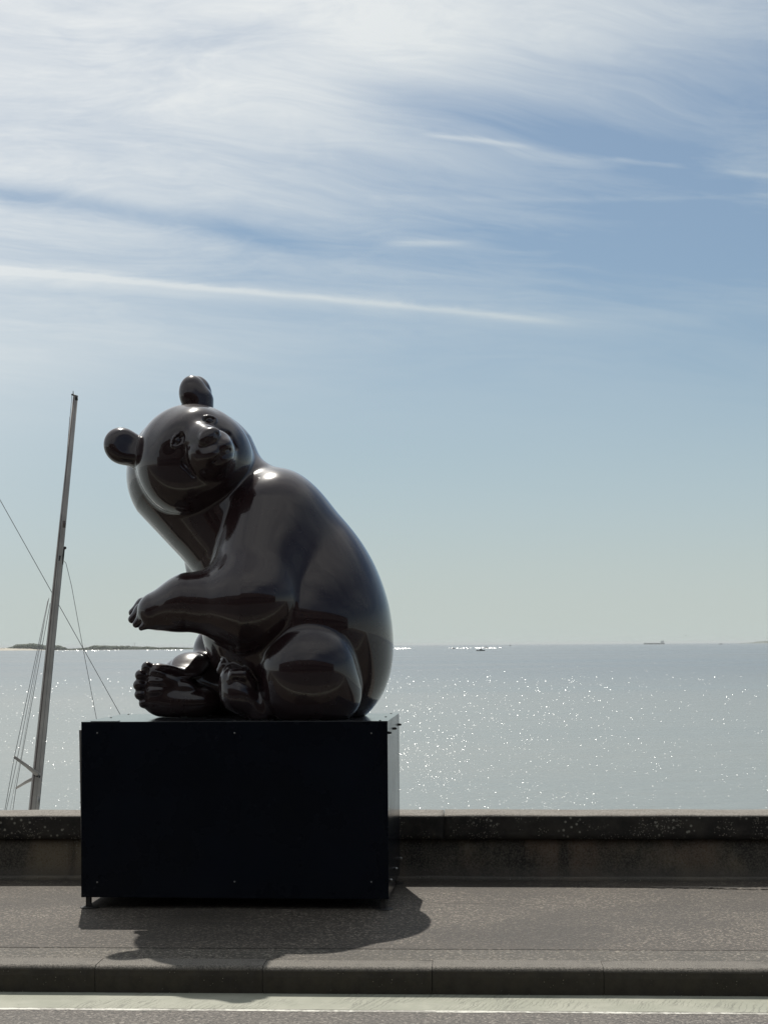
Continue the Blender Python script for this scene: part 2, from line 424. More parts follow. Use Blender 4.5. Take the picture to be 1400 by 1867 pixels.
# ------------------------------------------------------------------ the ground, in the wall's own frame
YAW = R(3.2)
ax_a = Vector((math.cos(YAW), -math.sin(YAW), 0)); ax_n = Vector((math.sin(YAW), math.cos(YAW), 0))
def frame_n(px, py, z): p = atZ(px, py, z); return p.dot(ax_n)
def frame_a(px, py, z): p = atZ(px, py, z); return p.dot(ax_a)
ZR = -0.137
n_wall = frame_n(900, 1605, 0.0)
n_edge = frame_n(700, 1730, 0.0)
n_kerb = frame_n(700, 1763, 0.0) 
n_gut = frame_n(700, 1842, ZR)
n_line = frame_n(700, 1845.5, ZR)
print('n', n_wall, n_edge, n_kerb, n_gut)
Z_SEA = -3.6
def setting(name, z0, n0, n1, mat_, a0=-60, a1=60, label=None, wav=0.0):
    bm = bmesh.new()
    vs = [bm.verts.new(v) for v in ((a0, n0, z0), (a1, n0, z0), (a1, n1, z0), (a0, n1, z0))]
    bm.faces.new(vs); o = from_bm(name, bm, mat_); o.rotation_euler = (0, 0, -YAW)
    return tag(o, kind='structure')
road = setting('road', ZR, -14.0, n_kerb+0.2, M_road)
tag(setting('unseen_road', ZR+0.004, -14.0, 6.2, M_lane), kind='structure')  # unseen lane added dark so the bear's lower half reflects less
gut = setting('gutter', ZR+0.0015, n_gut, n_kerb+0.1, M_gutter)
# worn white edge line, a little ragged
def ragged(name, z, n0, n1, mat_, a0, a1, step, amp, parent=None):
    bm = bmesh.new(); prev = None; k = int((a1-a0)/step)
    o0 = o1 = 0.0
    for i in range(k+1):
        a = a0+i*step
        o0 = o0*0.7+random.uniform(-amp, amp); o1 = o1*0.7+random.uniform(-amp, amp)
        cur = (bm.verts.new((a, n0+o0, z)), bm.verts.new((a, n1+o1, z)))
        if prev: bm.faces.new((prev[0], cur[0], cur[1], prev[1]))
        prev = cur
    o = from_bm(name, bm, mat_); o.rotation_euler = (0, 0, -YAW); return o
tag(ragged('road_marking', ZR+0.0012, n_line, n_gut-0.002, M_paint, -14, 14, 0.03, 0.003), kind='structure')

# sidewalk: a gently uneven sheet with a raised repair seam
def sidewalk():
    bm = bmesh.new(); na = 700; rows = []
    ys = list(np.linspace(n_edge, n_wall+0.12, 60))
    seam = n_wall-0.34
    for j, n in enumerate(ys):
        row = []
        for i in range(na+1):
            a = -8+16*i/na
            s = seam + 0.05*math.sin(a*0.9+1.0) + 0.025*math.sin(a*2.3) + 0.008*math.sin(a*9.1)
            lift = max(0.0, min(1.0, (n-s)/0.05+0.5)); lift = lift*lift*(3-2*lift)
            amp = 0.012*max(0.0, math.sin(a*0.45-0.15))**2+0.002
            z = amp*lift + 0.0022*math.sin(a*1.7+n*2.0)*math.sin(n*3.1+a*.4)
            z *= min(1.0, (n-n_edge)/0.3)
            row.append(bm.verts.new((a, n, z)))
        rows.append(row)
    for r0, r1 in zip(rows, rows[1:]):
        for i in range(na): bm.faces.new((r0[i], r0[i+1], r1[i+1], r1[i]))
    for a0, a1 in ((-60, -8), (8, 60)):
        bm.faces.new([bm.verts.new(v) for v in ((a0, n_edge, 0), (a1, n_edge, 0), (a1, n_wall+.12, 0), (a0, n_wall+.12, 0))])
    o = from_bm('sidewalk', bm, M_walk, smooth=True); o.rotation_euler = (0, 0, -YAW); return tag(o, kind='structure')
sidewalk()
def crack(a0, a1, fn, w, name='pavement_crack', z=0.0035):
    bm = bmesh.new(); prev = None; n = int((a1-a0)/0.02)
    for i in range(n+1):
        a = a0+(a1-a0)*i/n; t = i/n
        ww = w*(0.25+random.random())*math.sin(math.pi*min(1, max(.02, t)))**.5*(0.4+0.6*abs(math.sin(a*3.1)))
        y = fn(a)+random.uniform(-.25, .25)*w
        zz = z if not callable(z) else z(a)
        cur = (bm.verts.new((a, y-ww/2, zz)), bm.verts.new((a, y+ww/2, zz)))
        if prev: bm.faces.new((prev[0], cur[0], cur[1], prev[1]))
        prev = cur
    o = from_bm(name, bm, M_crack); o.rotation_euler = (0, 0, -YAW); tag(o, kind='structure')
M_crack = grainy('crack shadow and dirt', (0.012, 0.011, 0.009), (0.03, 0.027, 0.022), 20, .95)
SEAM = lambda a: n_wall-0.36 + 0.05*math.sin(a*0.9+1.0) + 0.025*math.sin(a*2.3) + 0.008*math.sin(a*9.1)
ZSEAM = lambda a: 0.5*(0.012*max(0.0, math.sin(a*0.45-0.15))**2+0.002)+0.0065
crack(0.65, 3.1, SEAM, 0.034, z=ZSEAM); crack(.2, .9, lambda a: SEAM(a)+.03, 0.010, z=ZSEAM); crack(-3.4, -2.2, SEAM, 0.008, z=.0075)
ca, cn = frame_a(165, 1682, 0), frame_n(165, 1682, 0)
crack(ca, ca+.34, lambda a: cn+(a-ca)*.55+.02*math.sin(a*21), .010)
crack(ca+.1, ca+.55, lambda a: cn+.05+(a-ca)*.42+.015*math.sin(a*33), .008)
ca2, cn2 = frame_a(700, 1640, 0), frame_n(700, 1640, 0)
crack(ca2, ca2+.25, lambda a: cn2+.02*math.sin(a*18)+(a-ca2)*.2, .008)
crack(-3.2, .6, lambda a: n_edge-.004+.004*math.sin(a*5), .006, z=.002)
strip = setting('sidewalk_edge', -0.0016, n_kerb+0.17, n_edge+0.006, M_edge)
kerb = empty('kerb', (0, 0, 0), -YAW); tag(kerb, kind='structure')
LK = 0.856; a_joint = frame_a(475, 1775, -0.02)
def kerb_mesh():
    bm = bmesh.new(); prof = []
    w = 0.182; r_ = 0.030
    prof.append((0.0, ZR-0.1)); prof.append((-0.004, -r_-0.02))
    for k in range(7):
        t = math.pi/2*k/6
        prof.append((r_-r_*math.cos(t), -r_+r_*math.sin(t)))
    prof.append((w, 0.0)); prof.append((w, ZR-0.1))
    nseg = 10; rings = []
    for i in range(nseg+1):
        x = 0.0015+(LK-0.003)*i/nseg
        e = 0.002 if i in (0, nseg) else 0.0
        rings.append([bm.verts.new((x, p[0]+e, p[1]-e*0.6)) for p in prof])
    for A_, B_ in zip(rings, rings[1:]):
        for k in range(len(prof)-1): bm.faces.new((A_[k], B_[k], B_[k+1], A_[k+1]))
    bm.faces.new(rings[0]); bm.faces.new(rings[-1][::-1])
    bmesh.ops.recalc_face_normals(bm, faces=bm.faces)
    me = bpy.data.meshes.new('kerb_stone'); bm.to_mesh(me); bm.free()
    me.materials.append(M_kerb)
    for p in me.polygons: p.use_smooth = False
    return me
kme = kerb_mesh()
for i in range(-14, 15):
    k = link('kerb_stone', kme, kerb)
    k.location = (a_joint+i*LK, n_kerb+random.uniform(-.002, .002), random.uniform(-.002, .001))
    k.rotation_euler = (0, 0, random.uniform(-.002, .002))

# ------------------------------------------------------------------ parapet wall
wall = empty('parapet_wall', (0, 0, 0), -YAW)
tag(wall, 'low dark stained sea wall with lichen spotted coping behind the plinth', 'wall')
H_W = 0.45
def rough_block(name, x0, x1, y0, y1, z0, z1, mat_, parent, dx_=0.04, amp=0.004, r_=0.02, seed=0):
    """long block: profile in (y,z) swept along x with small unevenness"""
    bm = bmesh.new(); rr = random.Random(seed); prof = []
    def arc(cy, cz, t0, t1):
        for k in range(4):
            t = t0+(t1-t0)*k/3; prof.append((cy+r_*math.cos(t), cz+r_*math.sin(t)))
    for k in range(4): prof.append((y0, z0+(z1-z0-r_)*k/4))
    arc(y0+r_, z1-r_, math.pi, math.pi/2)
    for k in range(1, 4): prof.append((y0+r_+(y1-y0-2*r_)*k/4, z1))
    arc(y1-r_, z1-r_, math.pi/2, 0)
    prof.append((y1, z0))
    n = max(2, int((x1-x0)/dx_)); rings = []
    from mathutils import noise as mn
    for i in range(n+1):
        x = x0+(x1-x0)*i/n
        ring = []
        for (y, z) in prof:
            e = mn.noise(Vector((x*3.1, y*4+seed, z*5)))*amp + mn.noise(Vector((x*14, y*14+seed, z*14)))*amp*0.5
            e2 = mn.noise(Vector((x*1.3+7, seed*1.7, 0)))*amp
            ring.append(bm.verts.new((x, y+e, z+(e2+e*0.6 if z > z0+1e-4 else 0))))
        rings.append(ring)
    m = len(prof)
    for A_, B_ in zip(rings, rings[1:]):
        for k in range(m): bm.faces.new((A_[k], B_[k], B_[(k+1) % m], A_[(k+1) % m]))
    bm.faces.new(rings[0][::-1]); bm.faces.new(rings[-1])
    bmesh.ops.recalc_face_normals(bm, faces=bm.faces)
    return from_bm(name, bm, mat_, parent, smooth=True)
# coping blocks with hairline joints
cj = [-9.0, -6.4, -3.9, -1.35, frame_a(808, 1490, H_W), frame_a(808, 1490, H_W)+2.45, 5.4, 8.0]
for i in range(len(cj)-1):
    rough_block('coping_stone', cj[i]+.003, cj[i+1]-.003, n_wall-0.045, n_wall+0.33, 0.287, H_W, M_coping, wall, seed=i+1)
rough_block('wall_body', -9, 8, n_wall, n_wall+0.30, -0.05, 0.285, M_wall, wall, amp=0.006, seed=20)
# thin cement fillet along the foot of the wall
rough_block('cement_fillet', -9, 8, n_wall-0.05, n_wall+0.01, -0.02, 0.028, M_wall, wall, amp=0.005, r_=0.012, seed=33)
for a0, a1 in ((-60, -9.01), (8.01, 60)):
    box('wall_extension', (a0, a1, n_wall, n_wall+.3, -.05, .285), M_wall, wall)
    box('coping_extension', (a0, a1, n_wall-.045, n_wall+.33, .286, H_W), M_coping, wall)
# quay mass below
q_ = box('quay', (-60, 60, n_wall+.05, n_wall+.5, -6, -.055), M_quay); q_.rotation_euler = (0, 0, -YAW); tag(q_, kind='structure')
# land under and behind
l_ = box('ground', (-400, 400, -400, n_wall+.04, -6, ZR-.03), M_quay); l_.rotation_euler = (0, 0, -YAW); tag(l_, kind='structure')

# ------------------------------------------------------------------ sea
def sea():
    bm = bmesh.new(); S = 25000
    vs = [bm.verts.new(v) for v in ((-S, n_wall+.3, Z_SEA), (S, n_wall+.3, Z_SEA), (S, S, Z_SEA), (-S, S, Z_SEA))]
    bm.faces.new(vs); return tag(from_bm('sea', bm, M_sea), kind='structure')
sea()
hz_me = None
def haze():
    m_ = bpy.data.materials.new('sea haze'); m_.use_nodes = True; t = m_.node_tree; t.nodes.clear()
    v = t.nodes.new('ShaderNodeVolumePrincipled'); o_ = t.nodes.new('ShaderNodeOutputMaterial')
    v.inputs['Color'].default_value = (0.86, 0.90, 0.90, 1); v.inputs['Density'].default_value = 0.00008
    t.links.new(v.outputs[0], o_.inputs['Volume'])
    h_ = box('haze', (-25500, 25500, -500, 25500, -8.0, 14.0), m_)
    tag(h_, 'thin pale sea haze lying over the water', 'haze', kind='stuff')
haze()
def glints():
    """small added facets, each tilted between sun and camera so it glints; more of them near the sun's side"""
    V, Fc = [], []
    def one(p, size, jit):
        v = (CAM-p).normalized(); n = (SUN_DIR+v).normalized()
        n = (n+Vector((random.gauss(0, jit), random.gauss(0, jit), 0))).normalized()
        t = Vector((1, 0, 0)); t = (t-n*t.dot(n)).normalized(); s = n.cross(t)
        w = size*random.uniform(.7, 1.5); h = size*random.uniform(0.9, 1.5)
        i = len(V)
        c = p+Vector((0, 0, h*0.35))
        for a, b in ((-w, 0), (-w*.3, -h), (w*.4, -h*.8), (w, 0), (w*.3, h), (-w*.5, h*.7)):
            V.append(tuple(c+t*a*.5+s*b*.5))
        Fc.append(tuple(range(i, i+6)))
    from mathutils import noise as mn
    cnt = 0
    while cnt < 7600:
        ty = 1/random.uniform(1/430, 1/44)                # uniform in apparent height
        azm = R(random.uniform(-15.5, 15.5)); 
        x = ty*math.tan(azm)
        adeg = math.degrees(azm)
        dens = 1.0 - 0.88*max(0, min(1, (adeg-0.5)/14.0))**0.7 if adeg > 0 else 0.45
        cl = mn.noise(Vector((math.log(ty)*9, adeg*0.35, 2.0)))+0.5*mn.noise(Vector((math.log(ty)*30, adeg*1.1, 5.0)))
        dens *= max(0.05, 0.6+cl*0.75)
        if ty > 250: dens *= 0.25*max(0, (430-ty)/180)
        if random.random() > dens: continue
        one(Vector((x, ty, Z_SEA+0.02)), 0.00021*ty*random.uniform(.6, 1.4), 0.07)
        cnt += 1
    # far shimmer below the horizon on the sun's side
    for _ in range(700):
        adeg = random.choice([random.uniform(-3, 1.0), random.uniform(-14, 2), random.uniform(0, 4.5)])
        ty = random.uniform(1750, 2300); 
        if mn.noise(Vector((adeg*1.2, 3.3, 0))) < -0.05: continue
        one(Vector((ty*math.tan(R(adeg)), ty, Z_SEA+0.1)), 0.00034*ty*random.uniform(.5, 1.2), 0.04)
    me = bpy.data.meshes.new('sun_glints'); me.from_pydata(V, [], Fc); me.update()
    o = link('sun_glints', me, None, M_glint)
    tag(o, 'tiny added mirror facets sparkling over the calm sea', 'waves', kind='stuff')
glints()

# ------------------------------------------------------------------ far island, boats
def island(name, pts, depth, ybase, mat_, parent=None, kind='structure', bumpy=0):
    """pts: (x, height) outline along x at distance ybase, given depth and rounded section"""
    bm = bmesh.new(); rings = []
    rr = random.Random(5)
    for (x, h) in pts:
        ring = []
        for k in range(9):
            t = math.pi*k/8
            hh = max(0, h)*0.75*math.sin(t)*(1+(rr.uniform(-bumpy, bumpy) if 0 < k < 8 else 0))
            ring.append(bm.verts.new((x, ybase-math.cos(t)*depth/2, Z_SEA-0.3+hh)))
        rings.append(ring)
    for A_, B_ in zip(rings, rings[1:]):
        for k in range(8): bm.faces.new((A_[k], B_[k], B_[k+1], A_[k+1]))
    bmesh.ops.recalc_face_normals(bm, faces=bm.faces)
    return from_bm(name, bm, mat_, parent)
# distance so that its waterline sits a few pixels below the horizon
YI = 2500.0
mpp = YI/F
def ix(px): return (px-700)*mpp
sand_pts = [(ix(-300), 3.5), (ix(-100), 5.5), (ix(0), 6.0), (ix(40), 7.0), (ix(75), 6.0), (ix(92), 3.0), (ix(112), .9), (ix(250), .8), (ix(350), .7), (ix(420), 0.4)]
sand_pts = [(x*(YI+140)/YI, h) for x, h in sand_pts]
tag(island('island', sand_pts, 260, YI+140, M_sand), kind='structure')
def wood():
    """trees on the island: many small leafy clumps, read as one low wood"""
    V, Fc = [], []; rr = random.Random(11)
    prof = [(-60, 3), (10, 3), (22, 6), (30, 10.5), (45, 12), (58, 13), (72, 11), (82, 9), (95, 10), (108, 8.5), (114, 5), (125, 3.5), (140, 4), (160, 6),
            (172, 10), (190, 10), (215, 8.5), (235, 9), (255, 6.5), (270, 7), (290, 5), (320, 5), (345, 3.6), (380, 3), (420, 2)]
    xs = [p[0] for p in prof]; hs = [p[1] for p in prof]
    ico = bmesh.new(); bmesh.ops.create_icosphere(ico, subdivisions=1, radius=1.0)
    iv = [v.co.copy() for v in ico.verts]; ifc = [[v.index for v in f.verts] for f in ico.faces]; ico.free()
    for _ in range(2600):
        px = rr.uniform(-60, 420); h = 0.74*float(np.interp(px, xs, hs))*rr.uniform(.45, 1.06)
        r_ = rr.uniform(1.2, 2.8)*(0.6+h/14)
        yy = YI+rr.uniform(10, 90)+40
        c = Vector((ix(px)*yy/YI, yy, Z_SEA+max(0.3, h-r_)+(2.0 if px < 120 else 0)))
        i = len(V)
        for v in iv:
            s = rr.uniform(.75, 1.25); V.append((c.x+v.x*r_*1.4*s, c.y+v.y*r_*1.4*s, c.z+v.z*r_*s))
        Fc.extend([tuple(i+k for k in f) for f in ifc])
        if rr.random() < 0.4:
            i = len(V); w = r_
            V.extend([(c.x-w, c.y, Z_SEA-.2), (c.x+w, c.y, Z_SEA-.2), (c.x+w, c.y, c.z), (c.x-w, c.y, c.z)]); Fc.append((i, i+1, i+2, i+3))
    me = bpy.data.meshes.new('island_wood'); me.from_pydata(V, [], Fc); me.update()
    tag(link('island_wood', me, None, M_trees), 'dark low evergreen wood covering the flat island on the horizon', 'trees', kind='stuff')
wood()
# faint far coast at the right edge of the horizon
tag(island('far_coast', [((x-700)/F*9000, h) for x, h in ((1366, 0.5), (1374, 6), (1385, 9), (1395, 12), (1400, 20), (1430, 26), (1500, 30), (1600, 12))], 900, 9000, M_trees), kind='structure')

# thin beacon tower beyond the island
def beacon():
    Y = 4200; p = atY(246, 1181, Y); k = Y/F
    t = empty('beacon', (p.x, Y, Z_SEA)); tag(t, 'thin faint beacon tower standing beyond the low wooded island', 'beacon')
    z1 = atY(246, 1171, Y).z-Z_SEA
    tube_obj('tower', [(0, 0, -1), (0, 0, z1*.82)], [1.0*k*.55, .7*k*.5], M_shipw, t, 10)
    tube_obj('gallery', [(0, 0, z1*.82), (0, 0, z1*.86)], 1.3*k*.5, M_ship, t, 10)
    tube_obj('lantern', [(0, 0, z1*.86), (0, 0, z1)], [.6*k*.5, .15*k], M_shipw, t, 8)
beacon()

def hull_bm(L, W, H, sheer=0.15, bow=0.35, ang=0):
    """boat hull along x: pointed bow at +x, raised sheer"""
    bm = bmesh.new(); rings = []
    for i in range(11):
        t = i/10; x = -L/2+L*t
        w = W/2*(1-max(0, (t-(1-bow))/bow)**2.0)*(0.82+0.18*min(1, t/0.2))
        w = max(w, W*0.01); top = H*(1+sheer*(2*t-1)**2*(1.6 if t > .5 else .6))
        rings.append([bm.verts.new(v) for v in ((x, -w, top), (x, -w*.92, H*.35), (x, -w*.55, -H*.35), (x, 0, -H*.5), (x, w*.55, -H*.35), (x, w*.92, H*.35), (x, w, top))])
    for A_, B_ in zip(rings, rings[1:]):
        for k in range(6): bm.faces.new((A_[k], B_[k], B_[k+1], A_[k+1]))
        bm.faces.new((A_[0], A_[6], B_[6], B_[0]))
    bm.faces.new(rings[0]); bm.faces.new(rings[-1])
    bmesh.ops.recalc_face_normals(bm, faces=bm.faces); return bm
def motor_boat(px, py, wpx, label, flip=False, tall=1.0):
    d = ray(px, py); Y = (Z_SEA-CAMZ)/d.z*d.y if d.z < -1e-4 else 9000
    Y = min(Y, 6500); k = Y/F; L = wpx*k
    p = atY(px, py, Y)
    t = empty('motor_boat', (p.x, Y, Z_SEA), R(8)+(math.pi if flip else 0)); tag(t, label, 'boat')
    from_bm('hull', hull_bm(L, L*.32, L*.11), M_ship, t)
    bm = bmesh.new(); bm_box(bm, -L*.12, L*.16, -L*.1, L*.1, L*.10, L*(.10+.13*tall), bevel=L*.02); from_bm('cabin', bm, M_ship, t)
    tube_obj('mast', [(-L*.02, 0, L*.2), (-L*.04, 0, L*(.22+.14*tall))], L*.012, M_ship, t, 6)
    bm = bmesh.new(); bm_box(bm, L*.1, L*.17, -L*.08, L*.08, L*.235, L*.25); from_bm('windscreen', bm, M_shipw, t)
    return t
motor_boat(826, 1183.0, 8, 'tiny dark boat, leftmost of the small boats near the horizon')
motor_boat(852, 1183.0, 6, 'tiny dark boat second from the left near the horizon, beside white shimmer')
motor_boat(876, 1187.0, 16, 'low dark motor boat nearest the wall, lowest of the boats below the horizon')
motor_boat(886, 1182.0, 10, 'small dark motor boat just behind and right of the lowest one', tall=1.4)
motor_boat(930, 1177.6, 5, 'tiny dark boat alone on the horizon line right of the boat cluster', tall=2.2)
motor_boat(1313, 1174.8, 8, 'tiny boat on the horizon to the right of the cargo ship')

def cargo_ship():
    Y = 6500; k = Y/F; p = atY(1192, 1173, Y); L = 38*k
    t = empty('cargo_ship', (p.x, Y, Z_SEA), R(4)); tag(t, 'long low grey cargo ship with stern bridge on the horizon', 'ship')
    z = p.z-Z_SEA
    bm = hull_bm(L, L*.15, L*.05, sheer=.2, bow=.12); 
    for v in bm.verts: v.co.x *= -1
    bmesh.ops.recalc_face_normals(bm, faces=bm.faces); from_bm('hull', bm, M_ship, t)
    bm = bmesh.new()
    bm_box(bm, L*.32, L*.47, -L*.06, L*.06, L*.055, L*.12); bm_box(bm, L*.34, L*.45, -L*.06, L*.06, L*.12, L*.15)
    from_bm('bridge', bm, M_shipw, t)
    bm = bmesh.new(); bm_box(bm, L*.42, L*.46, -L*.02, L*.02, L*.15, L*.175); from_bm('funnel', bm, M_ship, t)
    tube_obj('mast', [(L*.37, 0, L*.15), (L*.37, 0, L*.205)], L*.005, M_ship, t, 6)
    tube_obj('mast', [(-L*.43, 0, L*.06), (-L*.43, 0, L*.12)], L*.007, M_ship, t, 6)
    bm = bmesh.new()
    for i in range(5):
        bm_box(bm, L*(-.34+.12*i), L*(-.24+.12*i), -L*.05, L*.05, L*.05, L*.066)
    from_bm('hatch_covers', bm, M_ship, t)
cargo_ship()

def gull():
    p = atY(1249.5, 1159, 330); k = 330/F
    t = empty('gull', p, R(20)); tag(t, 'dark gull in flight above the horizon to the right of the cargo ship', 'bird')
    bm = bmesh.new(); tube(bm, [(-1.0*k, 0, -.4*k), (-.5*k, 0, -.2*k), (.2*k, 0, .1*k), (.9*k, 0, .35*k), (1.2*k, 0, .4*k)], [.05*k, .22*k, .3*k, .16*k, .04*k], 8)
    from_bm('body', bm, M_feather, t, smooth=True)
    for s in (-1, 1):
        bm = bmesh.new(); rows = []
        for i in range(5):
            u_ = i/4; x = (.25-.35*u_)*k; y = s*u_*2.4*k; z = (.15+1.1*math.sin(u_*1.7))*k; c = (.45-.36*u_)*k
            rows.append([bm.verts.new((x+c, y, z)), bm.verts.new((x-c, y, z)), bm.verts.new((x, y, z+.1*k))])
        for A_, B_ in zip(rows, rows[1:]):
            for q_ in range(3): bm.faces.new((A_[q_], B_[q_], B_[(q_+1) % 3], A_[(q_+1) % 3]))
        bmesh.ops.recalc_face_normals(bm, faces=bm.faces); from_bm('wing', bm, M_feather, t)
gull()

# ------------------------------------------------------------------ moored yacht: only its mast and rigging rise above the wall
def yacht():
    Y = 22.0
    top = atY(138.5, 722, Y); low = atY(62, 1478, Y)
    ax = (top-low); s = ax.length; axn = ax.normalized()
    zdeck = -2.9
    foot = low + axn*((zdeck-low.z)/axn.z)
    t = empty('yacht', (foot.x, foot.y, Z_SEA)); o = Vector((foot.x, foot.y, Z_SEA))
    tag(t, 'moored yacht, leaning grey mast with spreaders and shrouds rising behind the wall', 'sailboat')
    L = lambda p: Vector(p)-o
    pm = Y/F
    foot2 = foot-o
    # tapered oval mast
    side = Vector((axn.z, 0, -axn.x)).normalized()
    f0 = foot; pts = [f0, low, low+ax*.35, low+ax*.7, top]
    wl = [11.0, 9.6, 8.0, 6.3, 4.6]
    tube_obj('mast', [L(p) for p in pts], [w*pm for w in wl], M_mast, t, 20, flat=0.75)
    # dark luff groove running down the left part of the mast
    gp = []
    for p, w in zip(pts, wl): gp.append(L(p - side*w*pm*.42 + Vector((0, -w*pm*.66, 0))))
    tube_obj('sail_track', gp, [1.4*pm, 1.3*pm, 1.0*pm, .8*pm, .6*pm], M_mastdark, t, 6)
    def W(px, py, dy=0): return L(atY(px, py, Y+dy))
    # masthead
    bm = bmesh.new(); tube(bm, [W(131, 719), W(142.5, 723)], 1.6*pm, 8)
    tube(bm, [W(134, 721), W(134, 712.5)], [1.2*pm, .5*pm], 8); tube(bm, [W(139, 722), W(139, 730)], 3.8*pm, 8)
    bmesh.ops.recalc_face_normals(bm, faces=bm.faces); from_bm('masthead', bm, M_iron, t, True)
    # spreaders
    tube_obj('spreader', [W(72, 1414, -.1), W(50, 1397, -.3), W(27, 1380, -.5)], [4.4*pm, 3.4*pm, 2.6*pm], M_mast, t, 10, flat=.5)
    tube_obj('spreader', [W(66, 1417, .1), W(48, 1426, .35), W(30, 1437, .6)], [3.4*pm, 2.8*pm, 2.0*pm], M_mast, t, 10, flat=.5)
    tube_obj('spreader_bracket', [W(62, 1412, -.12), W(74, 1417, -.12)], 2.2*pm, M_iron, t, 8)
    # fittings high on the mast
    bm = bmesh.new(); bmesh.ops.create_icosphere(bm, subdivisions=2, radius=3.0*pm, matrix=Matrix.Translation(W(119, 999, -.1)))
    tube(bm, [W(117.5, 1001, -.1), W(116, 1014, -.1), W(115, 1030, -.1)], [1.5*pm, 1.8*pm, 1.0*pm], 8)
    from_bm('halyard_block', bm, M_iron, t, True)
    bm = bmesh.new(); tube(bm, [W(110, 1013, -.2), W(108.5, 1023, -.2)], [2*pm, 1*pm], 8); from_bm('cleat', bm, M_iron, t, True)
    m_ring = W(117.5, 956, -.12)
    bm = bmesh.new(); tube(bm, [m_ring+Vector((0, 0, -6*pm)), m_ring+Vector((0, 0, 6*pm))], [2.8*pm, 2.8*pm], 10); from_bm('mast_plate', bm, M_mastdark, t, True)
    bm = bmesh.new(); tube(bm, [W(70, 1452, -.2), W(71.5, 1461, -.2), W(69, 1470, -.2)], [1.4*pm, 2.0*pm, 1.2*pm], 8); from_bm('winch', bm, M_steel, t, True)
    def wire(name, pts_, w=.62):
        tube_obj(name, [W(*p) if len(p) == 3 else W(p[0], p[1]) for p in pts_], w*pm, M_wire, t, 6)
    wire('backstay', [(132, 718), (120, 860), (107, 1000)], .5)
    wire('halyard', [(128, 760, -.3), (101, 1100, -.3), (65, 1478, -.3)], .5)
    wire('shroud', [(88, 1095, -.3), (27, 1380, -.5), (9.5, 1478, -.6), (-8, 1590, -.6)], .55)
    wire('shroud', [(90, 1090, -.1), (32, 1385, -.3), (12, 1478, -.4), (-4, 1580, -.4)], .5)
    wire('shroud', [(92, 1100, .2), (30, 1437, .6), (24, 1478, .6), (10, 1590, .6)], .55)
    wire('shroud', [(89, 1092, .1), (38, 1385, .3), (28, 1430, .4), (11, 1478+40, .4)], .3)
    wire('halyard', [(115, 1028, -.2), (100, 1180, -.2), (86, 1330, -.2), (71.5, 1478, -.2), (60, 1600, -.2)], .75)
    wire('halyard', [(113, 1035, 0), (97, 1180, 0), (83, 1330, 0), (68, 1478, 0)], .45)
    wire('lazy_jack', [(117, 1022, -.1), (121, 1027, -.1), (131, 1068, -.1), (150, 1172, -.1), (175, 1303, -.1), (196, 1410, -.1), (215, 1510, -.1)], .5)
    # hull and deck, lying low behind the wall
    hb = hull_bm(9.0, 2.7, 0.9, sheer=.12, bow=.45)
    h = from_bm('hull', hb, M_hull, t, True); h.location = L((foot.x+.8, Y, Z_SEA)); h.rotation_euler = (R(5), 0, R(-12))
    bm = bmesh.new(); bm_box(bm, -1.2, 2.0, -.7, .7, .75, 1.15, bevel=.12, seg=3); c = from_bm('cabin', bm, M_hull, t, True)
    c.location = h.location; c.rotation_euler = h.rotation_euler
    tube_obj('boom', [W(60, 1560), W(-150, 1600)], [.06, .05], M_mast, t, 12)
yacht()
def second_yacht():
    Y = 27.0; pm = Y/F
    base = atY(-235, 1700, Y); o = Vector((base.x, Y, Z_SEA))
    t = empty('yacht', o); tag(t, 'second yacht out of frame, its long thin forestay crossing behind the grey mast', 'sailboat')
    W = lambda px, py, dy=0: atY(px, py, Y+dy)-o
    tube_obj('mast', [W(-235, 1620), W(-225, 420)], [.09, .06], M_mast, t, 14)
    tube_obj('forestay', [W(-228, 505), W(0, 910), W(217, 1298), W(390, 1607)], .62*pm, M_wire, t, 6)
    h = from_bm('hull', hull_bm(10, 3.0, 1.0, bow=.45), M_hull, t, True); h.location = (2.0, 0, 0)
second_yacht()

# ------------------------------------------------------------------ plinth
BYAW = math.atan2(209, 2800)
bf = Vector((math.cos(BYAW), -math.sin(BYAW), 0)); bg_ = Vector((math.sin(BYAW), math.cos(BYAW), 0))
BL = atZ(148.6, 1656.5, 0.0)
def solve(fn, target, lo, hi):
    for _ in range(60):
        mid = (lo+hi)/2
        if fn(mid) < target: lo = mid
        else: hi = mid
    return (lo+hi)/2
BW = solve(lambda s: proj(BL+bf*s+Vector((0, 0, .6)))[0], 707.5, 1.0, 3.0)
BH = solve(lambda z: -proj(BL+bf*BW/2+Vector((0, 0, z)))[1], -1315.3, .5, 2.0)
BZ0 = solve(lambda z: -proj(BL+bf*BW/2+Vector((0, 0, z)))[1], -1637.5, 0.0, .5)
BD = solve(lambda d_: proj(BL+bf*BW+bg_*d_+Vector((0, 0, BH)))[0], 727.3, .3, 2.5)
print('plinth', BL, BW, BD, BH, BZ0)
pl = empty('plinth', BL, -BYAW)
tag(pl, 'dark navy metal clad plinth on short feet under the bear', 'plinth')
T = 0.004
box('front_panel', (0, BW, 0, T, BZ0, BH-.003), M_plinth, pl, .0008, 1)
box('back_panel', (0, BW, BD-T, BD, BZ0, BH-.003), M_plinth, pl, .0008, 1)
box('side_panel', (BW-T, BW-.0003, T+.001, BD-T-.001, BZ0, BH-.003), M_pside, pl, .0008, 1)
